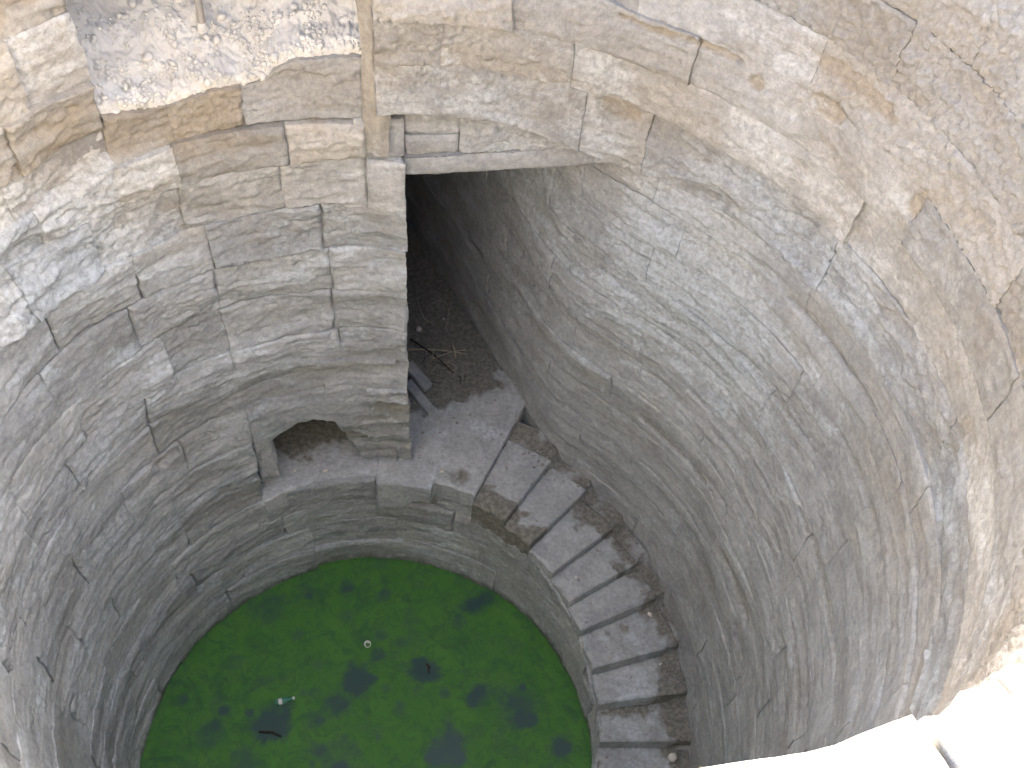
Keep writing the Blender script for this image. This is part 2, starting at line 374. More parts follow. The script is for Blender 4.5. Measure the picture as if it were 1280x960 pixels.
NICHE_T = np.array([94, 97, 106, 109, 110.5, 114, 118, 125, 130, 136]); NICHE_Z = np.array([5.72, 5.71, 5.68, 5.62, 5.56, 5.53, 5.545, 5.50, 5.52, 5.60])
def left_style(th, z):
    st = dict(salt=.42, flake=.05, flake2=.015, tv=.7)
    if z < 1.45: st.update(salt=.40, flake=.028, flake2=.010, off=.014, tint=.0, fr=.3)
    elif th > 134 and z > 4.55 and z < 5.6: st.update(salt=.80, flake=.085, flake2=.03, terr=6, fr=.35)
    elif z > 5.5: st.update(tint=.3, fresh0=.25, salt=.24, flake=.06, flake2=.016, fr=.8, off=.02)
    elif z > 4.9: st.update(tint=.3, fresh0=.25, salt=.30, flake=.055, flake2=.016, fr=.75, off=.022)
    elif th > 150: st.update(flake3=.004, salt=.50, flake=.024, flake2=.008, fr=.35, lam=.003)
    elif z < 2.9: st.update(flake3=.004, salt=.34, flake=.026, flake2=.011, fr=.5)
    else: st.update(salt=.46, flake=.045, flake2=.014, lam=.007, fr=.4)
    return st
def course_blocks(parent, wall, surf, zs, i, edges, styler, thf, res_f, top=None, bottom=None, **kw):
    za = bed(zs[i], i + 100 * len(wall)) if bottom is None else bottom; zb = bed(zs[i + 1], i + 1 + 100 * len(wall)) if top is None else top
    for k in range(len(edges) - 1):
        seed = (len(wall) * 1000 + i * 37 + k * 5)
        um = .5 * (edges[k] + edges[k + 1]); zm = .5 * (zs[i] + zs[i + 1]); th = float(thf(um))
        st = styler(th, zm); st.update(OVER.get((wall, i, k), {}))
        if st.get('skip'): continue
        kk = dict(kw); kk.update(st.get('kw', {}))
        block('stone_block', wall, surf, joint(edges[k], seed), joint(edges[k + 1], seed + 5), za, zb, seed, st, parent, res=res_f(th, zm), **kk)
OVER = {('left', 14, 1): dict(fresh0=.95, salt=.05, peck=.014, off=0, proud=-.03, flake=.02, tv=0), ('left', 14, 2): dict(fresh0=.35, salt=.15, proud=-.012, off=0, flake=.05),
        ('left', 14, 0): dict(fr=.2, fresh0=0, salt=.22, proud=-.03, off=0, flake=.03, terr=3), ('left', 13, 1): dict(fresh0=.5, salt=.2, proud=.02), ('left', 13, 2): dict(fresh0=.2, salt=.5),
        ('left', 12, 0): dict(crack=0, flake3=.002, flake=.008, flake2=.004, lam=.001, fr=0, proud=.035, off=0, tilt=0, salt=.5, rough=.004, tint=.1, tv=0, edge=.03),
        ('left', 15, 0): dict(fresh0=.5, salt=.15, flake=.06, off=0, proud=.02), ('left', 16, 0): dict(salt=.85, flake=.02, fr=0, proud=-.02, off=0),
        ('left', 6, 0): dict(flake=.07, flake2=.03, fr=.9), ('left', 12, 1): dict(salt=.6)}
def res_left(th, z):
    if z > 6.9 or th > 205: return .06
    return .0135 if z > 1.4 else .0125
SP = 19.0
for i in range(len(LC) - 1):
    js = list(LJ[i]); rr = random.Random(i * 5 + 3)
    while js[-1] < 222: js.append(js[-1] + rr.uniform(14, 26) * (1 if i > 3 else 1.2))
    js[-1] = 231
    ed = [float(LW.u(a)) for a in js]
    top = bottom = None; kw = {}
    if i == 6: bottom = lambda u: np.where(LW.th(u) < 124.7, np.interp(LW.th(u), HOLE_T, HOLE_Z) + .012 * fbm(u * 9, u * 0 + 3, 3, 7), bed(LC[6], 6 + 400)(u)); kw['depth'] = .45
    if i == 14: top = lambda u: np.where(LW.th(u) < 135.6, np.interp(LW.th(u), NICHE_T, NICHE_Z) + .012 * fbm(u * 8, u * 0 + 5, 3, 8), bed(LC[15], 15 + 400)(u)); kw['depth'] = .5
    if i in (15, 16, 17, 18): kw['depth'] = .5
    if i >= 4 and js[0] == 88.5: kw['shift'] = (-.22, 0); kw['depth'] = max(kw.get('depth', .12), .40)
    if i >= 13 and js[0] < 96: kw['depth'] = .5
    if i < 3: js = js
    course_blocks(drum, 'left', LW, LC, i, ed, left_style, LW.th, res_left, top, bottom, **kw)
# eroded foot of the jamb beside the hole, and the patch stone on the other side of the hole
block('eroded_foot', 'left', LW, joint(LW.u(88.6), 3), (lambda z: LW.u(100.2 + (z - 1.47) * 7.0) + .03 * fbm(z * 5, z * 0 + 4, 4, 103)), bed(1.47, 77), lambda u: np.interp(LW.th(u), HOLE_T, HOLE_Z, 2.27) - .004, 901,
      dict(flake=.075, flake2=.035, fr=.9, salt=.15, fresh0=.3, edge=.05, ed=.03, off=0), drum, depth=.35, shift=(-.20, 0), push=lambda u, z: .235 * np.clip((2.3 - z) / .82, 0, 1) ** .8)
block('patch_stone', 'left', LW, joint(LW.u(119.6), 13, .02), joint(LW.u(124.6), 14), bed(1.60, 78), bed(2.16, 79), 902, dict(flake=.02, salt=.3, fr=.2, edge=.05, ed=.04, off=0), drum, depth=.3, push=lambda u, z: .05 + 0 * u)
block('stone_sliver', 'left', LW, joint(LW.u(91), 15), joint(LW.u(108), 16, .03), bed(3.03, 80, .006), lambda u: 3.06 + .02 * np.clip((LW.th(u) - 91) / 10, 0, 1) + .01 * fbm(u * 6, u * 0, 3, 3), 903, dict(flake=.008, flake2=.004, fr=0, proud=.045, off=0, edge=.012, tilt=0, salt=.3, fresh0=.4), drum, depth=.09)
# ------------------------------------------------------------------ 2. the kerb drum under stair and landing (right side)
class KerbWall(LeftWall): pass
KW = KerbWall()
STEP_T = [71.0, 61.6, 53.2, 44.8, 37.2, 30.4, 21.6, 14.0, 6.4, -1.6, -9.5, -18]
STEP_Z = [1.47, 1.375, 1.265, 1.15, 1.03, .90, .76, .60, .42, .24, .06, -.12]      # landing, then one for each tread
def stair_top(th):
    return np.interp(-th, [-97, -71, -61.6, -53.2, -44.8, -37.2, -30.4, -21.6, -14, -6.4, 1.6, 9.5, 18], [1.42, 1.42, 1.33, 1.22, 1.11, .99, .86, .72, .56, .38, .2, .02, -.16]) - .14
kerb = empty('kerb_wall', (1.2, 1.4, -.4), label='low curved stone kerb wall between the green water and the descending steps', cat='wall')
KC = [-.45, .38, .72, 1.04, 1.42]; KJ = {0: [86, 62, 38, 16, -14], 1: [92, 68, 45, 24, 3], 2: [96.8, 76, 52, 30, 8], 3: [82, 60, 40, 25]}
for i in range(4):
    ed = [float(LW.u(a)) for a in KJ[i]][::-1]
    tp = (lambda zc, sd: (lambda u: np.minimum(bed(zc, sd)(u), stair_top(LW.th(u)))))(KC[i + 1], i + 1 + 400)
    bt = (lambda zc, sd: (lambda u: np.minimum(bed(zc, sd)(u), stair_top(LW.th(u)) - .02)))(KC[i], i + 400)
    course_blocks(kerb, 'left', LW, KC, i, ed, lambda th, z: dict(salt=.40, flake=.028, flake2=.011, off=.012, tint=.0, fr=.3, kw={}), LW.th, lambda a, b: .0125, top=tp, bottom=bt, depth=.10)
# ledge block broken off below the jamb
def ledge_bottom(u):
    return np.interp(LW.th(u), [81.5, 84, 87, 90, 93, 97], [1.24, 1.24, 1.19, 1.06, 1.03, 1.05]) + .01 * fbm(u * 10, u * 0, 3, 9)
OVK = dict(flake=.012, flake2=.006, fr=.1, salt=.3, off=0, proud=.085, edge=.03, tilt=0, tint=.3, tv=0, crack=0)
block('ledge_block', 'left', LW, joint(LW.u(82), 21, .01), joint(LW.u(96.7), 22, .01), ledge_bottom, lambda u: 1.468 + 0 * u, 911, OVK, kerb, depth=.25)
# thin projecting lip above the lowest course
block('stone_lip', 'left', LW, joint(LW.u(90), 23), joint(LW.u(114.8), 24), bed(.36, 500, .012), bed(.395, 501, .012), 912, dict(flake=.01, flake2=.006, fr=0, proud=.028, off=0, salt=.5, edge=.012), drum, depth=.06, res=.01)
# ------------------------------------------------------------------ 3. the upper ring
upper = empty('upper_wall', (.5, 2.6, 5.0), label='smooth tan upper wall of the well with long curved courses above stair and lintel', cat='wall')
UC = [4.985, 5.45, 5.77, 6.10, 6.42, 6.76, 7.18, 7.5, 7.72]
UJT = {0: [95.3, 64.3, 56, 28, 3, -25], 1: [95.3, 85, 66.6, 26.8, -4, -30], 2: [95.3, 74.7, 52, 20.0, -2, -28], 3: [95.3, 80, 60, 37.9, 20.2, 5.5, -20], 4: [95.3, 72, 50, 29.2, 8, -18], 5: [95.3, 66, 41, 22, 2, -22], 6: [95.3, 70, 45, 20, -5, -30], 7: [95.3, 64, 38, 14, -12, -36]}
def upper_style(th, z):
    st = dict(salt=.34, flake=.016, flake2=.006, lam=.0025, rough=.006, terr=3, fr=.35, off=.008, tilt=.004, tv=.65, edge=.012, ed=.007, ed2=.005, gap=.0012)
    if z > 6.42 and th < 45: st.update(peck=.022, salt=.10, fresh0=.22, flake=.02)
    elif z > 6.10 and th < 30: st.update(peck=.014, salt=.15, fresh0=.2)
    elif z > 5.75 and th > 50: st.update(salt=.22, fresh0=.25, flake=.03, rough=.008)
    st['proud'] = .030 if z < 5.77 and z > 5.45 else (.075 if z > 5.77 and z < 7.0 else -.02 * (z > 7.0))
    if z < 5.46: st.update(salt=.52)
    elif z < 5.78: st.update(salt=.55 if th < 70 else .38)
    if z < 5.45 and th < 57: st.update(flake=.045, flake2=.014, salt=.6)
    return st
OVER.update({('upper', 0, 0): dict(proud=.075, off=0, tilt=0), ('upper', 0, 1): dict(proud=.05, off=0, flake=.02, flake2=.006), ('upper', 0, 2): dict(proud=.02, off=0), ('upper', 1, 0): dict(proud=.085, off=0, flake=.04, flake2=.014, fresh0=.3), ('upper', 1, 1): dict(proud=.08, off=0, fresh0=.25, flake=.03), ('upper', 1, 2): dict(proud=.06, off=0), ('upper', 1, 3): dict(proud=.024, off=0),
             ('upper', 2, 0): dict(proud=.11, off=0, flake=.06, flake2=.015, fresh0=.45, salt=.15), ('upper', 2, 1): dict(proud=.09, off=0, fresh0=.2)})
for i in range(len(UC) - 1):
    js = list(UJT[i]); rr = random.Random(i + 40)
    while js[-1] > -112: js.append(js[-1] - rr.uniform(20, 30))
    js[-1] = -134
    ed = [float(UW.u_th(a)) for a in js]
    def thf(u): P, n = UW.pos(np.array([u]), np.array([6.])); return math.degrees(math.atan2(P[0, 1], P[0, 0]))
    course_blocks(upper, 'upper', UW, UC, i, ed, upper_style, thf, lambda th, z: .06 if (th < -52 or z > 7.3) else .0145, None, (lambda u: bed(UC[0], 500)(u) + .10 * sst(float(UW.u_th(60)), float(UW.u_th(74)), u)) if i == 0 else None, depth=.3)
# ------------------------------------------------------------------ 4. the stair and passage wall
stairw = empty('stair_wall', (2.4, 1.6, -.4), label='tall curved outer wall beside the steps, grey with diagonal salt streaks, running into the dark passage', cat='wall')
SC = [-.45, .30, .66, 1.02, 1.38, 1.72, 2.08, 2.46, 2.84, 3.22, 3.62, 4.02, 4.40, 4.74, 5.0]
def stair_style(th, z):
    st = dict(salt=.40, flake=.016, flake2=.006, fz=3.0, fu=.6, flake3=.003, lam=.0015, rough=.0035, fr=.35, off=.004, tilt=.004, tv=.22, edge=.012, ed=.008, ed2=.006, gap=.002)
    if th > 36 and z > 3.4: st.update(salt=.72, flake=.036, flake2=.014)
    elif th > 20 and z > 2.9: st.update(salt=.60, flake=.024, flake2=.009)
    elif th < 15 and z > 4: st.update(salt=.32, fr=.5)
    elif th > 58: st.update(salt=.30, flake=.04, flake2=.014)
    st['saltf'] = lambda u, z: .38 - .22 * sst(22, 8, SW.th(u)) * sst(2.6, 3.8, z) + .60 * sst(26, 44, SW.th(u)) * sst(62, 54, SW.th(u)) * sst(2.9, 4.1, z) + .22 * sst(12, 24, SW.th(u)) * sst(2.4, 3.6, z) * sst(5.0, 4.4, z)
    if z < 1.8: st.update(flake=.016)
    return st
for i in range(len(SC) - 1):
    rr = random.Random(i * 11 + 2); x = rr.uniform(-.4, .2); ed = [0.0]; 
    while True:
        x += rr.uniform(.85, 1.45)
        if x > SW.L - .6: break
        ed.append(x)
    ed.append(SW.L)
    course_blocks(stairw, 'stair', SW, SC, i, ed, stair_style, lambda u: SW.th(u), lambda th, z: .06 if th < -42 or th > 100 else .0145, None, None, depth=.2)
# ------------------------------------------------------------------ cores behind the facing stones (mortar and earth)
def sheet(name, surf, u0, u1, z0, z1, back, mat, parent, nu=90, nz=40):
    u = np.linspace(u0, u1, nu)[:, None] + np.zeros((1, nz)); z = np.linspace(z0, z1, nz)[None] + 0 * u
    P, n = surf.pos(u, z); V = P - n * (back + .008 * fbm(u * 4, z * 4, 4, 3))[..., None]
    return mesh_obj(name, V.reshape(-1, 3), grid_faces(nu, nz), mat, parent)
sheet('mortar_core', LW, LW.u(97), LW.u(229), -.5, 1.40, .06, MORTAR, drum)
sheet('mortar_core', LW, LW.u(126), LW.u(229), 1.38, 2.3, .06, MORTAR, drum)
sheet('mortar_core', LW, LW.u(97), LW.u(229), 2.40, 5.48, .06, MORTAR, drum, 140, 60)
sheet('mortar_core', LW, LW.u(136), LW.u(229), 5.48, 7.72, .06, MORTAR, drum)
sheet('mortar_core', LW, LW.u(95.6), LW.u(136), 6.68, 7.72, .06, MORTAR, drum)
sheet('mortar_core', LW, LW.u(-14), LW.u(97.5), -.5, .02, .05, MORTAR, kerb)
sheet('mortar_core', LW, LW.u(66), LW.u(97.5), 0., 1.30, .05, MORTAR, kerb)
sheet('mortar_core', UW, UW.u_th(95), UW.u_th(-133), 5.0, 7.72, .06, MORTAR, upper, 160, 40)
sheet('mortar_core', SW, 0, SW.L, -.5, 5.1, .05, MORTAR, stairw, 160, 40)
def quad_sheet(name, pts, mat, parent, n=8):
    a, b, c, d = [np.array(p, float) for p in pts]
    s = np.linspace(0, 1, n)[:, None, None]; t = np.linspace(0, 1, n)[None, :, None]
    V = (a * (1 - s) + b * s) * (1 - t) + (d * (1 - s) + c * s) * t
    return mesh_obj(name, V.reshape(-1, 3), grid_faces(n, n), mat, parent)
# return of the drum wall beside the upper ring
passage = empty('passage', (-1.0, 4.5, 1.4), label='dark rubble strewn passage running back behind the stone lintel', cat='passage')
quad_sheet('passage_side_wall', [(-.14, 2.50, 1.3), (-3.0, 7.4, 1.3), (-3.0, 7.4, 5.2), (-.14, 2.50, 5.2)], SHADE_EARTH, passage)  # wall set closer and coloured darker to deepen the passage shade
quad_sheet('passage_end_wall', [(-3.4, 7.0, 1.2), (-1.6, 8.6, 1.2), (-1.6, 8.6, 5.2), (-3.4, 7.0, 5.2)], SHADE_EARTH, passage)
quad_sheet('passage_ceiling', [(-.6, 2.42, 4.90), (2.0, 2.62, 4.90), (-1.4, 8.6, 4.90), (-4.0, 7.2, 4.90)], SHADE_EARTH, passage)
nzs, nws = 120, 14
zS = np.linspace(5.06, 7.72, nzs)[:, None] + np.zeros((1, nws)); wS = np.linspace(0, 1, nws)[None] + 0 * zS
tA = np.radians(95.6); P0 = np.stack([(2.0 + KB * zS) * np.cos(tA) + .03 * pn(zS * 2, zS * 0, 3), (2.0 + KB * zS) * np.sin(tA) + .012, zS], -1)
P1, _ = UW.pos(UW.u_th(93.2 + 1.0 * fbm(zS * 2.5, zS * 0, 4, 12)), zS - .30); P1[..., 2] = zS; P1[..., 1] += .02
PS = P0 * (1 - wS[..., None]) + P1 * wS[..., None]; PS[..., 1] -= (.012 + .02 * fbm(zS * 6, wS * 2, 4, 14)) + .03 * np.sin(wS * np.pi)
VS = PS.reshape(-1, 3)
mesh_obj('mortar_seam', VS, grid_faces(nzs, nws), STONE, upper, attrs={'wc': VS, 'fresh': np.full(len(VS), .6), 'salt': np.clip(.35 + .6 * fbm(zS * 2, wS, 3, 15), 0, 1).ravel(), 'tint': np.full(len(VS), .2), 'soil': np.zeros(len(VS))})
# alcove behind the hole
cav = empty('alcove', (-.8, 2.6, 1.4), label='small dark alcove behind the arched hole in the well wall', cat='alcove')
tt = np.radians(np.linspace(92, 128, 14)); V = []
for z_, r_ in ((1.40, 2.95), (1.8, 2.98), (2.2, 2.9), (2.46, 2.7), (2.5, 2.3), (2.5, 2.16)):
    for a in tt: V.append((r_ * math.cos(a), r_ * math.sin(a), z_))
mesh_obj('alcove_vault', V, grid_faces(6, 14), STONE, cav, attrs={'fresh': np.full(len(V), .5), 'soil': np.full(len(V), .35)})
for a in (92, 128):
    t_ = R(a); V = [(r_ * math.cos(t_), r_ * math.sin(t_), z_) for z_ in (1.4, 2.52) for r_ in (2.2, 2.98)]
    mesh_obj('alcove_end', V, [(0, 1, 3, 2)], STONE, cav)
# ------------------------------------------------------------------ 5. landing and steps
stair = empty('stone_stair', (2.3, .8, 0), label='worn stone stair of wedge steps curving down from landing to green water', cat='staircase')
def soil_map(x, y):
    return .28 * fbm(x * 1.8, y * 1.8, 4, 201) + .12 * fbm(x * 7, y * 7, 3, 203)
def polar_slab(name, ta, tb, ra, rb, ztop, thick, parent, soilf=None, nr=60, ntt=26, seed=1, rel=.006, st_tint=0, salt=.35, cut=None, tiltr=0.0):
    """slab between two angles (deg) and two radii with a worn upper face; sides go down by thick"""
    rr = np.linspace(0, 1, nr)[:, None] + np.zeros((1, ntt)); tt = np.linspace(0, 1, ntt)[None] + 0 * rr
    r0 = ra(tt) if callable(ra) else ra; r1 = rb(tt) if callable(rb) else rb
    r = r0 + (r1 - r0) * rr
    wob = .006 * fbm(r * 5, tt * 3, 3, seed) / 2.4
    th = np.radians(ta + (tb - ta) * tt) + wob
    x = r * np.cos(th); y = r * np.sin(th)
    w_ = abs(np.radians(ta - tb)) * 2.4
    ed = np.minimum(np.minimum(rr, 1 - rr) * np.mean(r1 - r0), np.minimum(tt, 1 - tt) * w_)
    chip = .5 + .5 * fbm(x * 6, y * 6, 3, seed + 5)
    z = ztop + rel * fbm(x * 3, y * 3, 4, seed) + rel * .6 * fbm(x * 14, y * 14, 3, seed + 1) - .02 * (1 - sst(0, 1, ed / (.006 + .028 * chip ** 2))) - .014 * (1 - np.clip(rr * 3, 0, 1)) ** 2 + tiltr * (rr - .5)
    V = np.stack([x, y, z], -1).reshape(-1, 3); F = grid_faces(nr, ntt); idx = np.arange(nr * ntt).reshape(nr, ntt)
    loop = np.concatenate([idx[:-1, 0], idx[-1, :-1], idx[:0:-1, -1], idx[0, :0:-1]]); k = len(loop); base = len(V)
    lp = V[loop]; bk = lp.copy(); bk[:, 2] = ztop - thick
    a = np.arange(k); b = (a + 1) % k
    F2 = np.stack([base + a, base + k + a, base + k + b, base + b], 1)
    v1 = V[idx[1, 0]] - V[0]; v2 = V[idx[0, 1]] - V[0]
    if np.cross(v1, v2)[2] < 0: F = F[:, ::-1]
    else: F2 = F2[:, ::-1]
    V2 = np.concatenate([V, lp, bk])
    so = (soilf(x, y, rr, tt) if soilf else 0 * x).ravel()
    ext = lambda q: np.concatenate([q, q[loop], q[loop] * .6 + .15])
    sal = np.clip(salt + .4 * fbm(x * 2, y * 2, 3, 77), 0, 1).ravel()
    return mesh_obj(name, V2, np.concatenate([F, F2]), STONE, parent, attrs={'soil': ext(np.clip(so, 0, 1)), 'salt': np.concatenate([sal, sal[loop], sal[loop]]), 'tint': np.full(len(V2), st_tint), 'wc': np.concatenate([V, lp, bk]), 'fresh': np.zeros(len(V2))})
def blob(x, y, px, py, r): return np.exp(-((x - px) ** 2 + (y - py) ** 2) / (r * r))
def landing_soil(x, y, rr, tt):
    d = (x - 1.06) * .53 - (y - 3.02) * .848           # minus distance into the passage
    s = soil_map(x, y) + 1.0 * sst(-.05, -.65, d + .35 * fbm(x * 2.4, y * 2.4, 4, 5)) + .62 * blob(x, y, .52, 2.10, .17) + .4 * blob(x, y, .33, 2.13, .12) + .3 * sst(2.35, 2.6, np.hypot(x, y)) * sst(100, 106, np.degrees(np.arctan2(y, x)))
    return s - .10
def led(tt):
    th = 71 + 54.6 * (1 - tt) if False else None
    return None
lt = np.array([71, 82, 82.1, 96.7, 96.8, 100, 105, 110, 116, 121, 125.5]); lr = np.array([2.065, 2.07, 1.975, 1.975, 2.075, 2.065, 2.055, 2.075, 2.06, 2.035, 2.015])
def landing_in(tt): th = 125.5 + (71 - 125.5) * tt; return np.interp(th, lt, lr) + .010 * fbm(tt * 22, tt * 0, 4, 17)
def landing_out(tt): th = 125.5 + (71 - 125.5) * tt; return np.where(th < 100, 3.25 + (th - 71) * .16, 2.97)
polar_slab('landing', 125.5, 71.0, landing_in, landing_out, 1.47, .24, stair, landing_soil, nr=150, ntt=170, seed=31, rel=.010, st_tint=.45)
def step_soil(k):
    def f(x, y, rr, tt):
        s = soil_map(x + k, y) + .05
        if k in (1, 2): s = s + .75 * sst(.36, .16, rr + .16 * fbm(x * 4, y * 4, 3, k)) - .1
        if k >= 3: s = s + .55 * sst(.62, .95, rr + .2 * fbm(x * 4, y * 4, 3, k))
        if k >= 6: s = s + .20
        if k >= 8: s = s + .22 * (1 - tt)
        return s
    return f
outer = {1: 2.83, 2: 2.84, 3: 2.80, 4: 2.80, 5: 2.82, 6: 2.86, 7: 2.87, 8: 2.87, 9: 2.87, 10: 2.87}
for k in range(1, 11):
    ta, tb = STEP_T[k - 1], STEP_T[k]
    lo = k - 1
    polar_slab('step', ta + .15, tb - .08, lambda tt, k=k: 2.035 + .006 * k * 0 + .014 * fbm(tt * 3 + k * 7, tt * 0, 3, 7), outer[k], STEP_Z[k], .34, stair, step_soil(k), seed=40 + k, rel=.006 if k < 6 else .012, st_tint=.20 - .03 * k, salt=.28 if k < 6 else .55, tiltr=.006)
# packed fill between the tread slabs and the wall
V = []; S = []
tts = np.linspace(72, -16, 150); rrs = np.linspace(2.70, 3.06, 16)
for a in tts:
    zt = np.interp(-a, [-72, -70.9] + [v for t in STEP_T[1:11] for v in (-t - .4, -t + .4)], [1.45, 1.365] + [v for q in range(1, 11) for v in (STEP_Z[q] - .012, STEP_Z[min(q + 1, 11)] - .012)])
    for r_ in rrs:
        x, y = r_ * math.cos(R(a)), r_ * math.sin(R(a)); V.append((x, y, zt + .05 * max(0, r_ - 2.8) * 2)); S.append(.62)
V = np.array(V); V[:, 2] += .012 * fbm(V[:, 0] * 6, V[:, 1] * 6, 4, 9); S = np.array(S) + .3 * fbm(V[:, 0] * 3, V[:, 1] * 3, 3, 4)
mesh_obj('packed_fill', V, grid_faces(150, 16), STONE, stair, attrs={'soil': S, 'wc': V, 'salt': np.full(len(V), .2), 'tint': np.zeros(len(V)), 'fresh': np.zeros(len(V))})
# ------------------------------------------------------------------ 6. lintel beam and the stones over it
LA, LB = np.array([.045, 2.165]), np.array([1.52, 2.47])
class Chord:
    d = (LB - LA) / np.linalg.norm(LB - LA); n = np.array([d[1], -d[0]]); L = float(np.linalg.norm(LB - LA))
    def pos(s, u, z):
        P = np.stack([LA[0] + s.d[0] * u, LA[1] + s.d[1] * u, z + 0 * u], -1); return P, np.broadcast_to(np.array([s.n[0], s.n[1], 0.]), P.shape)
CH = Chord()
SPOTS['lintel'] = []
lin = empty('lintel', (.8, 2.4, 4.8), label='long flat stone lintel over the dark passage opening', cat='lintel')
def beam(name, u0, u1, z0, z1, back, st, parent, seed, top_drop=0.0, taper=None, inset=0.0):
    """block with a worn front face and a visible top that runs back to the upper ring"""
    zf0 = z0 if callable(z0) else (lambda u, c=z0: c + 0 * u); zf1 = z1 if callable(z1) else (lambda u, c=z1: c + 0 * u)
    z0 = float(zf0(u0)); z1 = float(zf1(u0))
    nu = int((u1 - u0) / .013) + 2; nf = int((z1 - z0) / .012) + 3; nb = int(back / .02) + 3
    u = np.linspace(u0, u1, nu)[:, None] + np.zeros((1, nf + nb)); k = np.arange(nf + nb)[None] + 0 * u
    zt = zf1(u) + .010 * fbm(u * 2.2, u * 0 + seed, 4, 5); zb_ = zf0(u) + .006 * fbm(u * 3, u * 0 + seed + 9, 4, 6)
    f = np.clip(k / (nf - 1), 0, 1); b = np.clip((k - nf + 1) / nb, 0, 1)
    z = zb_ + (zt - zb_) * f - top_drop * b
    bk = back * b if taper is None else np.clip(taper(u), .04, 9) * b
    h, fresh = relief('lintel', u, z + bk, seed, st)
    ed = np.minimum((u - u0), (u1 - u)); ef = np.minimum(f * (z1 - z0), 1)
    P, n = CH.pos(u, z)
    hh = np.where(b > 0, 0, 1) * h - .012 * (1 - sst(0, .02, ed)) - .012 * (1 - sst(0, .02, ef)) - .016 * np.where(b > 0, 0, sst(.03, 0, zt - z))
    V = P + n * (hh - bk - inset)[..., None]; V[..., 2] += np.where(b > 0, h * .7, 0)
    V = V.reshape(-1, 3)
    F = grid_faces(nu, nf + nb); idx = np.arange(nu * (nf + nb)).reshape(nu, -1)
    # underside and ends
    bt = V[idx[:, 0]].copy(); bt2 = bt - np.array([CH.n[0], CH.n[1], 0]) * .45
    base = len(V); V2 = np.concatenate([V, bt, bt2]); i = np.arange(nu - 1)
    F = np.concatenate([F, np.stack([base + i, base + nu + i, base + nu + i + 1, base + i + 1], 1)])
    ex = lambda q: np.concatenate([q.ravel(), q[:, 0], q[:, 0]])
    wc = np.stack([ex(u), ex(z + bk), np.full(len(V2), seed * .4)], 1)
    o = mesh_obj(name, V2, F, STONE, parent, attrs={'wc': wc, 'fresh': ex(fresh), 'salt': np.full(len(V2), st.get('salt', .5)), 'tint': np.full(len(V2), st.get('tint', 0)), 'soil': np.zeros(len(V2))})
    e = [idx[0, :], idx[-1, :]]
    return o
def gap(u):   # distance from chord back to the upper ring
    P, n = CH.pos(u, 0 * u); r = np.hypot(P[..., 0] - CX, P[..., 1]); return np.maximum(RU - r, .02) + .05
beam('lintel_beam', 0.0, CH.L + .02, lambda u: 4.84 + .045 * u, lambda u: 4.978 + .05 * u, .06, dict(flake=.008, flake2=.006, rough=.006, fr=.1, salt=.45, lam=.002, crack=.3), lin, 3, 0.0, None, .055)
beam('bearing_stone', .008, .36, lambda u: 4.984 + .05 * u, 5.145, .06, dict(flake=.014, flake2=.006, fr=.3, salt=.22, tint=-.1), lin, 7, .0, None, .08)
beam('bearing_stone', .008, .37, 5.152, 5.30, .3, dict(flake=.03, flake2=.010, fr=.2, salt=.6), lin, 8, .03, gap, .10)
beam('bearing_stone', .365, CH.L - .02, lambda u: 4.984 + .05 * u, lambda u: np.interp(u, [.36, .7, 1.05, 1.5], [5.285, 5.26, 5.175, 5.05]), .3, dict(flake=.05, flake2=.05, flake3=.012, fr=.2, salt=.68), lin, 12, .03, gap, .095)
beam('bearing_stone', -.31, .006, 4.99, 5.29, .3, dict(flake=.01, flake2=.004, fr=.0, salt=.55, lam=0), lin, 17, .01, gap, .06)
# ------------------------------------------------------------------ 7. rubble slope in the breach of the wall
rub = empty('rubble_slope', (-1.0, 2.3, 5.5), label='pale lime rubble slope filling the breach in the wall, with crusted lip', cat='rubble')
nt_, nd = 220, 110
TH = np.linspace(95.4, 135.6, nt_)[:, None] + np.zeros((1, nd)); D = np.linspace(0, 1, nd)[None] ** 1.6 + 0 * TH
zb0 = np.interp(TH, NICHE_T, NICHE_Z)
lipw = sst(0, .06, D)
rb = 2.0 + KB * 5.7 + .075 - .05 * sst(.0, .035, D) * sst(.14, .05, D) - (.015 * fbm(TH * .25, TH * 0, 4, 3) + .016 * fbm(TH * .6, D * 30, 4, 5)) * sst(.25, 0, D) + D ** 1.05 * 1.35
AU = TH * .038; zr = zb0 - .03 + .07 * sst(0, .05, D) + .012 * fbm(AU * 14, D * 20, 4, 77) + .95 * np.maximum(D - .05, 0) * (1 + .15 * fbm(TH * .1, D * 3, 3, 8)) + .018 * fbm(TH * .5, D * 14, 5, 4) + .01 * fbm(TH * 1.6, D * 40, 3, 6) + .02 * np.exp(-((D - .06) / .04) ** 2)
zr -= .09 * sst(.03, 0, D); zr += .010 * fbm(AU * 22, D * 26, 5, 78, .6)
V = np.stack([rb * np.cos(np.radians(TH)), rb * np.sin(np.radians(TH)), zr], -1).reshape(-1, 3)
mesh_obj('rubble_bed', V, grid_faces(nt_, nd), RUBBLE, rub)
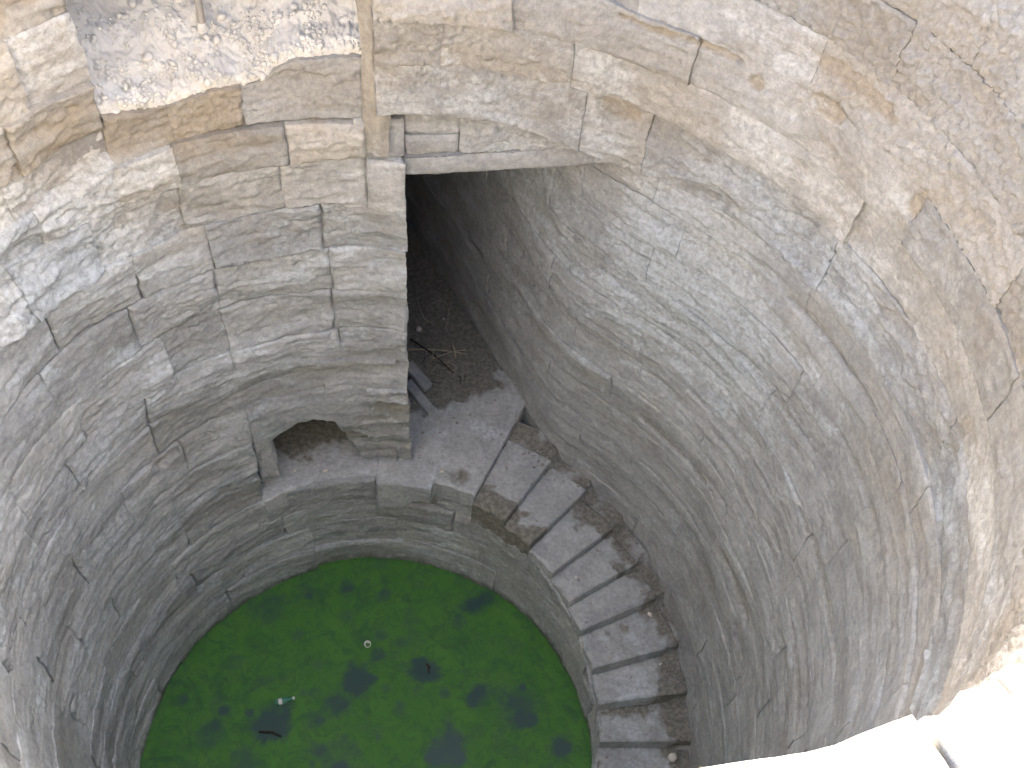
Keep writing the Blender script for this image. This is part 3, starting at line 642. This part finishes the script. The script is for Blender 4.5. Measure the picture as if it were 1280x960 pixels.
def pebble_verts(r, rnd, sub=1):
    g = (1 + 5 ** .5) / 2
    v = np.array([(-1, g, 0), (1, g, 0), (-1, -g, 0), (1, -g, 0), (0, -1, g), (0, 1, g), (0, -1, -g), (0, 1, -g), (g, 0, -1), (g, 0, 1), (-g, 0, -1), (-g, 0, 1)], float); v /= np.linalg.norm(v[0])
    v = v * (1 + rnd.uniform(-.28, .28, (12, 1))) * rnd.uniform(.6, 1.2, (1, 3)) * r
    a, b, c = rnd.uniform(0, 6.28, 3)
    Rz = np.array([[math.cos(a), -math.sin(a), 0], [math.sin(a), math.cos(a), 0], [0, 0, 1]]); Rx = np.array([[1, 0, 0], [0, math.cos(b), -math.sin(b)], [0, math.sin(b), math.cos(b)]])
    return v @ (Rz @ Rx).T
ICO = np.array([(0, 11, 5), (0, 5, 1), (0, 1, 7), (0, 7, 10), (0, 10, 11), (1, 5, 9), (5, 11, 4), (11, 10, 2), (10, 7, 6), (7, 1, 8), (3, 9, 4), (3, 4, 2), (3, 2, 6), (3, 6, 8), (3, 8, 9), (4, 9, 5), (2, 4, 11), (6, 2, 10), (8, 6, 7), (9, 8, 1)])
def scatter(name, pts, radii, mat, parent=None, sink=.3, **k):
    rnd = np.random.RandomState(len(pts)); Vs = []; Fs = []
    for q, (p, r) in enumerate(zip(pts, radii)):
        Vs.append(pebble_verts(r, rnd) + np.array(p) + np.array([0, 0, r * (1 - sink) * .6])); Fs.append(ICO + 12 * q)
    return mesh_obj(name, np.concatenate(Vs), np.concatenate(Fs), mat, parent, smooth=False, **k)
rs = np.random.RandomState(5)
def slope_pt(i, j): return V[i * nd + j]
Vr = V.copy(); pts = []; rad = []
for q in range(3600):
    i = rs.randint(2, nt_ - 2); j = int(min(nd - 3, rs.gamma(2.4, 18))); cl = fbm(np.array([i * .03]), np.array([j * .06]), 3, 91)[0]
    if cl < rs.uniform(-.30, .35) or j < 8: continue
    pts.append(Vr[i * nd + j]); rad.append(.007 + .013 * rs.rand() ** 2 + (.012 if rs.rand() < .05 else 0))
scatter('rubble_gravel', pts, rad, RUBBLE, rub, kind='stuff')
stones = []
for q in range(26):
    i = rs.randint(6, nt_ - 6); j = rs.randint(6, 80); p = Vr[i * nd + j]; r = .020 + .014 * rs.rand()
    o = mesh_obj('rubble_stone', pebble_verts(r, rs) + p + np.array([0, 0, r * .25]), ICO, RUBBLE, None, smooth=False, label='fist sized pale stone lying loose on the lime rubble slope', cat='stone', group='loose stones on the rubble slope')
def tube(name, pts, rad, mat, parent=None, seg=8, **k):
    pts = np.array(pts, float); n = len(pts); rad = np.broadcast_to(rad, (n,)); Vs = []; t = np.gradient(pts, axis=0); t /= np.linalg.norm(t, axis=1)[:, None]
    for i in range(n):
        a = np.array([0, 0, 1.]) if abs(t[i, 2]) < .9 else np.array([1., 0, 0]); e1 = np.cross(t[i], a); e1 /= np.linalg.norm(e1); e2 = np.cross(t[i], e1)
        for s_ in range(seg): an = 2 * math.pi * s_ / seg; Vs.append(pts[i] + rad[i] * (math.cos(an) * e1 + math.sin(an) * e2))
    F = [[i * seg + s_, i * seg + (s_ + 1) % seg, (i + 1) * seg + (s_ + 1) % seg, (i + 1) * seg + s_] for i in range(n - 1) for s_ in range(seg)]
    F += [list(range(seg))[::-1], [(n - 1) * seg + s_ for s_ in range(seg)]]
    return mesh_obj(name, Vs, F, mat, parent, **k)
# post standing in the rubble
pb = Vr[int(nt_ * (117.2 - 95.4) / 40.2) * nd + 44]
zz_ = np.linspace(-.06, 1.35, 16)
post = empty('wooden_post', (float(pb[0]), float(pb[1]), float(pb[2])), label='slim weathered wooden post standing upright in the rubble slope', cat='post')
tube('post_shaft', [(pb[0] + .006 * math.sin(3 * q), pb[1], pb[2] + q) for q in zz_], .021 + .002 * np.sin(zz_ * 9), WOOD, post, 9)
tube('post_foot', [(pb[0], pb[1], pb[2] + q) for q in (-.04, .0, .03, .05)], [.030, .033, .030, .024], RUBBLE, post, 10)
# ------------------------------------------------------------------ 8. water with floating algae
n = 460; ext_ = 3.4
g1 = np.linspace(-ext_, ext_, n); X, Y = np.meshgrid(g1, g1, indexing='ij')
al = .68 + .26 * fbm(X * 1.5, Y * 1.5, 4, 301) + .16 * fbm(X * 6, Y * 6, 3, 303)
def at_water(px, py, z=0.0):
    d = fw + r2 * ((px - 640) / FPX) - u2 * ((py - 480) / FPX); t = (z - CAM.z) / d.z; return CAM + d * t
PATCH = []
for (px, py, r, s_) in ((531, 840, .17, 1.0), (340, 905, .19, .9), (556, 934, .21, .8), (447, 850, .16, .75), (650, 885, .22, .65), (480, 745, .09, .55), (471, 819, .10, .6), (476, 794, .08, .5), (335, 762, .22, .45), (290, 828, .11, .4), (262, 918, .16, .45), (305, 952, .15, .5), (420, 945, .22, .4), (432, 775, .12, .4), (372, 795, .08, .4), (512, 770, .10, .4), (522, 800, .12, .35), (593, 758, .10, .35), (598, 868, .13, .35), (420, 880, .14, .45), (500, 885, .08, .45), (395, 900, .12, .35), (700, 935, .14, .45), (380, 745, .16, .3), (640, 805, .1, .3), (230, 880, .1, .35), (500, 1010, .3, .6), (640, 1050, .3, .6), (330, 1080, .3, .5)):
    p_ = at_water(px, py); PATCH.append((p_.x, p_.y, r, s_))
rp = random.Random(9)
for q in range(110):
    a_ = rp.uniform(0, 6.28); d_ = 1.95 * rp.random() ** .5; PATCH.append((d_ * math.cos(a_), d_ * math.sin(a_), rp.uniform(.04, .10), rp.uniform(.25, .5)))
for px, py, r, s_ in PATCH:
    i0, i1 = np.searchsorted(g1, [px - 2.2 * r, px + 2.2 * r]); j0, j1 = np.searchsorted(g1, [py - 2.2 * r, py + 2.2 * r])
    xs, ys = X[i0:i1, j0:j1], Y[i0:i1, j0:j1]
    an = np.arctan2(ys - py, xs - px); d = np.hypot(xs - px, ys - py) / r
    d = d + .16 * fbm(an * 6.0 + px * 9, d * .5, 4, 305, .7) + .30 * fbm(xs * 6, ys * 6, 4, 307, .6)
    al[i0:i1, j0:j1] -= .82 * s_ * sst(1.25, .45, d)
al = np.clip(al, 0, 1)
msk = (np.hypot(X, Y) < 3.3)
V = np.stack([X, Y, 0 * X + .0015 * (al - .5)], -1).reshape(-1, 3); F = grid_faces(n, n)
F = F[msk.ravel()[F].all(1)]
used = np.zeros(len(V), bool); used[F.ravel()] = True; rm = np.cumsum(used) - 1
mesh_obj('water', V[used], rm[F], WATER, None, attrs={'algae': al.ravel()[used]}, kind='structure')
# ------------------------------------------------------------------ 9. things floating on the water
def lathe(name, prof, M4, mat, parent, seg=14, **k):
    Vs = []; 
    for (a, r) in prof:
        for s_ in range(seg):
            an = 2 * math.pi * s_ / seg; Vs.append(M4 @ Vector((r * math.cos(an), r * math.sin(an), a)))
    m = len(prof); F = [[i * seg + s_, i * seg + (s_ + 1) % seg, (i + 1) * seg + (s_ + 1) % seg, (i + 1) * seg + s_] for i in range(m - 1) for s_ in range(seg)]
    return mesh_obj(name, [tuple(v) for v in Vs], F, mat, parent, **k)
def at_water(px, py, z=0.0):
    d = fw + r2 * ((px - 640) / FPX) - u2 * ((py - 480) / FPX); t = (z - CAM.z) / d.z; return CAM + d * t
def at_floor(px, py, z): return at_water(px, py, z)
pw = at_water(346, 879); bot = empty('plastic_bottle', (pw.x, pw.y, 0), label='small green plastic bottle floating on its side in the algae', cat='bottle')
M4 = Matrix.Translation((pw.x, pw.y, .016)) @ Matrix.Rotation(R(22), 4, 'Z') @ Matrix.Rotation(R(90), 4, 'Y')
lathe('bottle_body', [(-.01, .001), (-.01, .026), (0, .030), (.06, .030), (.09, .028), (.115, .016), (.13, .012), (.15, .012)], M4, GREENP, bot)
lathe('bottle_cap', [(.146, .0145), (.165, .0145), (.168, .012), (.168, .001)], M4, WHITEP, bot)
lathe('bottle_label', [(.018, .0308), (.052, .0308)], M4, WHITEP, bot)
pw = at_water(460, 805); cup = empty('plastic_cup', (pw.x, pw.y, 0), label='small white plastic cup floating upright on the green water', cat='cup')
M4 = Matrix.Translation((pw.x, pw.y, -.01)) @ Matrix.Rotation(R(20), 4, 'X')
lathe('cup_wall', [(0, .001), (0, .024), (.052, .032), (.054, .0345), (.050, .031), (.006, .022), (.006, .001)], M4, WHITEP, cup)
for (x0, y0, x1, y1, lab) in ((533, 830, 536, 842, 'dark stub of wood poking out of the large open patch of water'), (324, 915, 352, 921, 'dark crooked twig floating in the open patch beside the bottle')):
    a = at_water(x0, y0); b = at_water(x1, y1); m = (a + b) / 2 + Vector((.01, .015, .012))
    tube('floating_twig', [tuple(a + Vector((0, 0, .004))), tuple(m), tuple(b + Vector((0, 0, .004)))], [.010, .014, .008], TWIG, None, 7, label=lab, cat='twig')
# ------------------------------------------------------------------ 10. debris on the landing and in the passage
rs = np.random.RandomState(11); pts = []; rad = []
for q in range(900):
    t_ = rs.uniform(-.4, 3.2); c = np.array([.85, 3.0]) + np.array([-.53, .848]) * t_ + np.array([-.848, -.53]) * rs.uniform(-.1, 1.0)
    if t_ < .35 and rs.rand() < .7: continue
    pts.append((c[0], c[1], 1.468)); rad.append(.004 + .010 * rs.rand() ** 2.5)
for q in range(700):
    a = rs.uniform(-6, 71); r_ = rs.uniform(2.72, 2.95) if rs.rand() < .75 else rs.uniform(2.1, 2.9)
    kk = int(np.searchsorted(-np.array(STEP_T), -a)); pts.append((r_ * math.cos(R(a)), r_ * math.sin(R(a)), STEP_Z[min(kk, 11)] + .004)); rad.append(.004 + .011 * rs.rand() ** 3)
scatter('stair_gravel', pts, rad, RUBBLE_DARK, None, label='fine grey gravel scattered over landing, passage floor and steps', cat='gravel', kind='stuff')
for (px, py, z_, r_, lab, mat) in ((369, 588, 1.475, .022, 'pale pebble on the ledge in front of the arched hole', RUBBLE), (407, 589, 1.475, .024, 'pale pebble on the ledge in front of the arched hole', RUBBLE), (553, 590, 1.475, .026, 'oblong white pebble near the edge of the landing', RUBBLE), (555, 399, 1.48, .022, 'white pebble on the dark passage floor', RUBBLE), (524, 412, 1.48, .030, 'pale angular stone on the dark passage floor beside the jamb', RUBBLE), (720, 722, 1.04, .022, 'pale pebble in the middle of a clean grey tread', RUBBLE), (840, 948, .26, .055, 'rounded pale stone on the lowest dark step', RUBBLE), (812, 768, .78, .022, 'white pebble among dirt on a brown step by the wall', RUBBLE), (826, 830, .62, .020, 'white pebble on the damp step by the wall', RUBBLE)):
    p = at_floor(px, py, z_); v = pebble_verts(r_, rs); v[:, 2] *= .7; v[:, 2] -= v[:, 2].min() + .004
    mesh_obj('pebble', v + np.array((p.x, p.y, z_ - .006)), ICO, mat, None, smooth=False, label=lab, cat='pebble', group='pebbles on the ledge' if 'arched' in lab else None)
def stalk(pa, pb_, z0, z1, r_, mat, lab, grp=None, name='reed_stalk', cat='reed', bend=.03):
    a = at_floor(*pa, z0); b = at_floor(*pb_, z1); L = (b - a).length; P_ = []
    sd_ = Vector((-(b - a).y, (b - a).x, 0)).normalized()
    for q in np.linspace(0, 1, 7): P_.append(tuple(a.lerp(b, q) + sd_ * bend * L * math.sin(q * 3.1) + Vector((0, 0, .012 * math.sin(q * 3.14)))))
    tube(name, P_, np.linspace(r_, r_ * .6, 7), mat, None, 6, label=lab, cat=cat, group=grp)
stalk((511, 437), (585, 443), 1.50, 1.49, .010, REED, 'long pale reed stalk lying straight across the passage floor')
stalk((540, 449), (583, 437), 1.49, 1.52, .008, REED, 'short pale reed crossing under the long straight stalk')
stalk((566, 431), (569, 448), 1.525, 1.52, .012, REED, 'flat pale piece of cane laid across the long stalk')
stalk((513, 424), (566, 466), 1.51, 1.49, .009, TWIG, 'dark straight twig slanting out from the jamb over the floor', name='dry_twig', cat='twig')
stalk((541, 448), (543, 436), 1.49, 1.53, .006, REED, 'stub of reed bent upward beside the dark twig')
for q in range(16):
    x0 = rs.uniform(520, 585); y0 = rs.uniform(415, 478); an = rs.uniform(0, 3.14); l_ = rs.uniform(6, 20)
    stalk((x0, y0), (x0 + l_ * math.cos(an), y0 + l_ * .7 * math.sin(an)), 1.478, 1.485, rs.uniform(.003, .005), REED if rs.rand() < .6 else TWIG, 'bit of dry straw among the litter of the passage floor', 'straw litter in the passage', 'straw', 'straw', .08)
def curve_wire(pxs, z_, r_, lab):
    P_ = [tuple(at_floor(a, b, z_)) for a, b in pxs]; P_ = np.array(P_); t_ = np.linspace(0, len(P_) - 1, 24); Q = np.stack([np.interp(t_, np.arange(len(P_)), P_[:, i]) for i in range(3)], 1)
    for _ in range(3): Q[1:-1] = (Q[:-2] + 2 * Q[1:-1] + Q[2:]) / 4
    tube('root', Q, r_, WOOD, None, 6, label=lab, cat='root')
curve_wire([(537, 381), (545, 376), (556, 376), (561, 385), (560, 398), (556, 412)], 1.49, .006, 'thin grey root bent in a loop on the passage floor')
curve_wire([(521, 372), (525, 388), (532, 400), (545, 407)], 1.49, .006, 'thin grey root curving out beside the jamb')
# two plank-like stone slabs leaning out behind the jamb
for (pa, pb_, pc, z_, lab) in (((505, 458), (531, 486), (540, 479), 1.60, 'upper narrow stone slab jutting out behind the jamb'), ((505, 480), (536, 516), (544, 510), 1.55, 'lower narrow stone slab jutting out behind the jamb')):
    a, b, c = [at_floor(*q, z_) for q in (pa, pb_, pc)]; d = a + (c - b) * 1.15
    V = [tuple(v + Vector((0, 0, s_))) for s_ in (0, -.055) for v in (a, b, c, d)]
    mesh_obj('jutting_slab', V, [(0, 1, 2, 3), (7, 6, 5, 4), (0, 4, 5, 1), (1, 5, 6, 2), (2, 6, 7, 3), (3, 7, 4, 0)], STONE, passage, smooth=False, attrs={'tint': np.full(8, .1), 'salt': np.full(8, .3), 'soil': np.full(8, .15), 'wc': np.array(V), 'fresh': np.zeros(8)})
# ------------------------------------------------------------------ 11. rim, ground and an added earth shell against stray sky light
rim = empty('rim_coping', (.47, 0, 7.8), label='sunlit pale coping stones round the mouth of the well', cat='coping')
a0 = -100.0; rr_ = random.Random(4); a = a0
def coping(a, b, zt, inner, seed):
    nr, na = 26, max(6, int(abs(b - a) * 1.1))
    r_ = np.linspace(0, 1, nr)[:, None] + np.zeros((1, na)); t_ = np.linspace(0, 1, na)[None] + 0 * r_
    an = np.radians(a + (b - a) * t_); ra = inner + .62 * r_ - .03 * 0 + -.016 * fbm(an * 7, r_ * 0 + seed, 4, 5) * (1 - r_)
    x = CX + ra * np.cos(an); y = ra * np.sin(an)
    ed = np.minimum(np.minimum(r_, 1 - r_) * .62, np.minimum(t_, 1 - t_) * abs(math.radians(b - a)) * 2.7)
    z = zt + .02 * fbm(x * 2, y * 2, 4, seed) + .006 * fbm(x * 12, y * 12, 3, seed) - .025 * (1 - sst(0, .06, ed)) ** 2
    Vg = np.stack([x, y, z], -1).reshape(-1, 3); idx = np.arange(nr * na).reshape(nr, na)
    lp = np.concatenate([idx[:-1, 0], idx[-1, :-1], idx[:0:-1, -1], idx[0, :0:-1]]); k = len(lp); bk = Vg[lp].copy(); bk[:, 2] = zt - .26
    q = np.arange(k); F2 = np.stack([len(Vg) + q, len(Vg) + (q + 1) % k, len(Vg) + k + (q + 1) % k, len(Vg) + k + q], 1)
    V2 = np.concatenate([Vg, Vg[lp], bk])
    mesh_obj('coping_stone', V2, np.concatenate([grid_faces(nr, na), F2]), STONE, rim, attrs={'wc': V2, 'salt': np.full(len(V2), .6), 'tint': np.full(len(V2), .2), 'fresh': np.zeros(len(V2)), 'soil': np.zeros(len(V2))})
edges = [-100, -84, -66, -40, -14, 12, 38, 62, 86, 108, 132, 156, 182, 208, 234, 260]
for q in range(len(edges) - 1):
    coping(edges[q] + .12, edges[q + 1] - .12, 7.89 if q != 2 else 7.915, RU - .004 if q < 2 else RU + .026, q)
rad_ = [3.05, 4, 6, 10, 20, 60, 200, 900]; V = []; na = 72
for r_ in rad_:
    for q in range(na): V.append((CX + r_ * math.cos(2 * math.pi * q / na), r_ * math.sin(2 * math.pi * q / na), 7.74))
F = [[i * na + q, (i + 1) * na + q, (i + 1) * na + (q + 1) % na, i * na + (q + 1) % na] for i in range(len(rad_) - 1) for q in range(na)]
mesh_obj('ground', V, F, SAND, None, kind='structure')
V = []; 
for (r_, z_) in ((11, 7.73), (11, -1.0), (0.01, -1.0)):
    for q in range(48): V.append((r_ * math.cos(2 * math.pi * q / 48), r_ * math.sin(2 * math.pi * q / 48) + 1.5, z_))
F = [[i * 48 + q, (i + 1) * 48 + q, (i + 1) * 48 + (q + 1) % 48, i * 48 + (q + 1) % 48] for i in range(2) for q in range(48)]
mesh_obj('earth_sky_block', V, F, SHADE_EARTH, None, kind='structure')  # unseen hollow shell, added to keep sky light from leaking in below ground
# ------------------------------------------------------------------ render settings
scene.render.engine = 'CYCLES'
scene.cycles.max_bounces = 8; scene.cycles.diffuse_bounces = 6
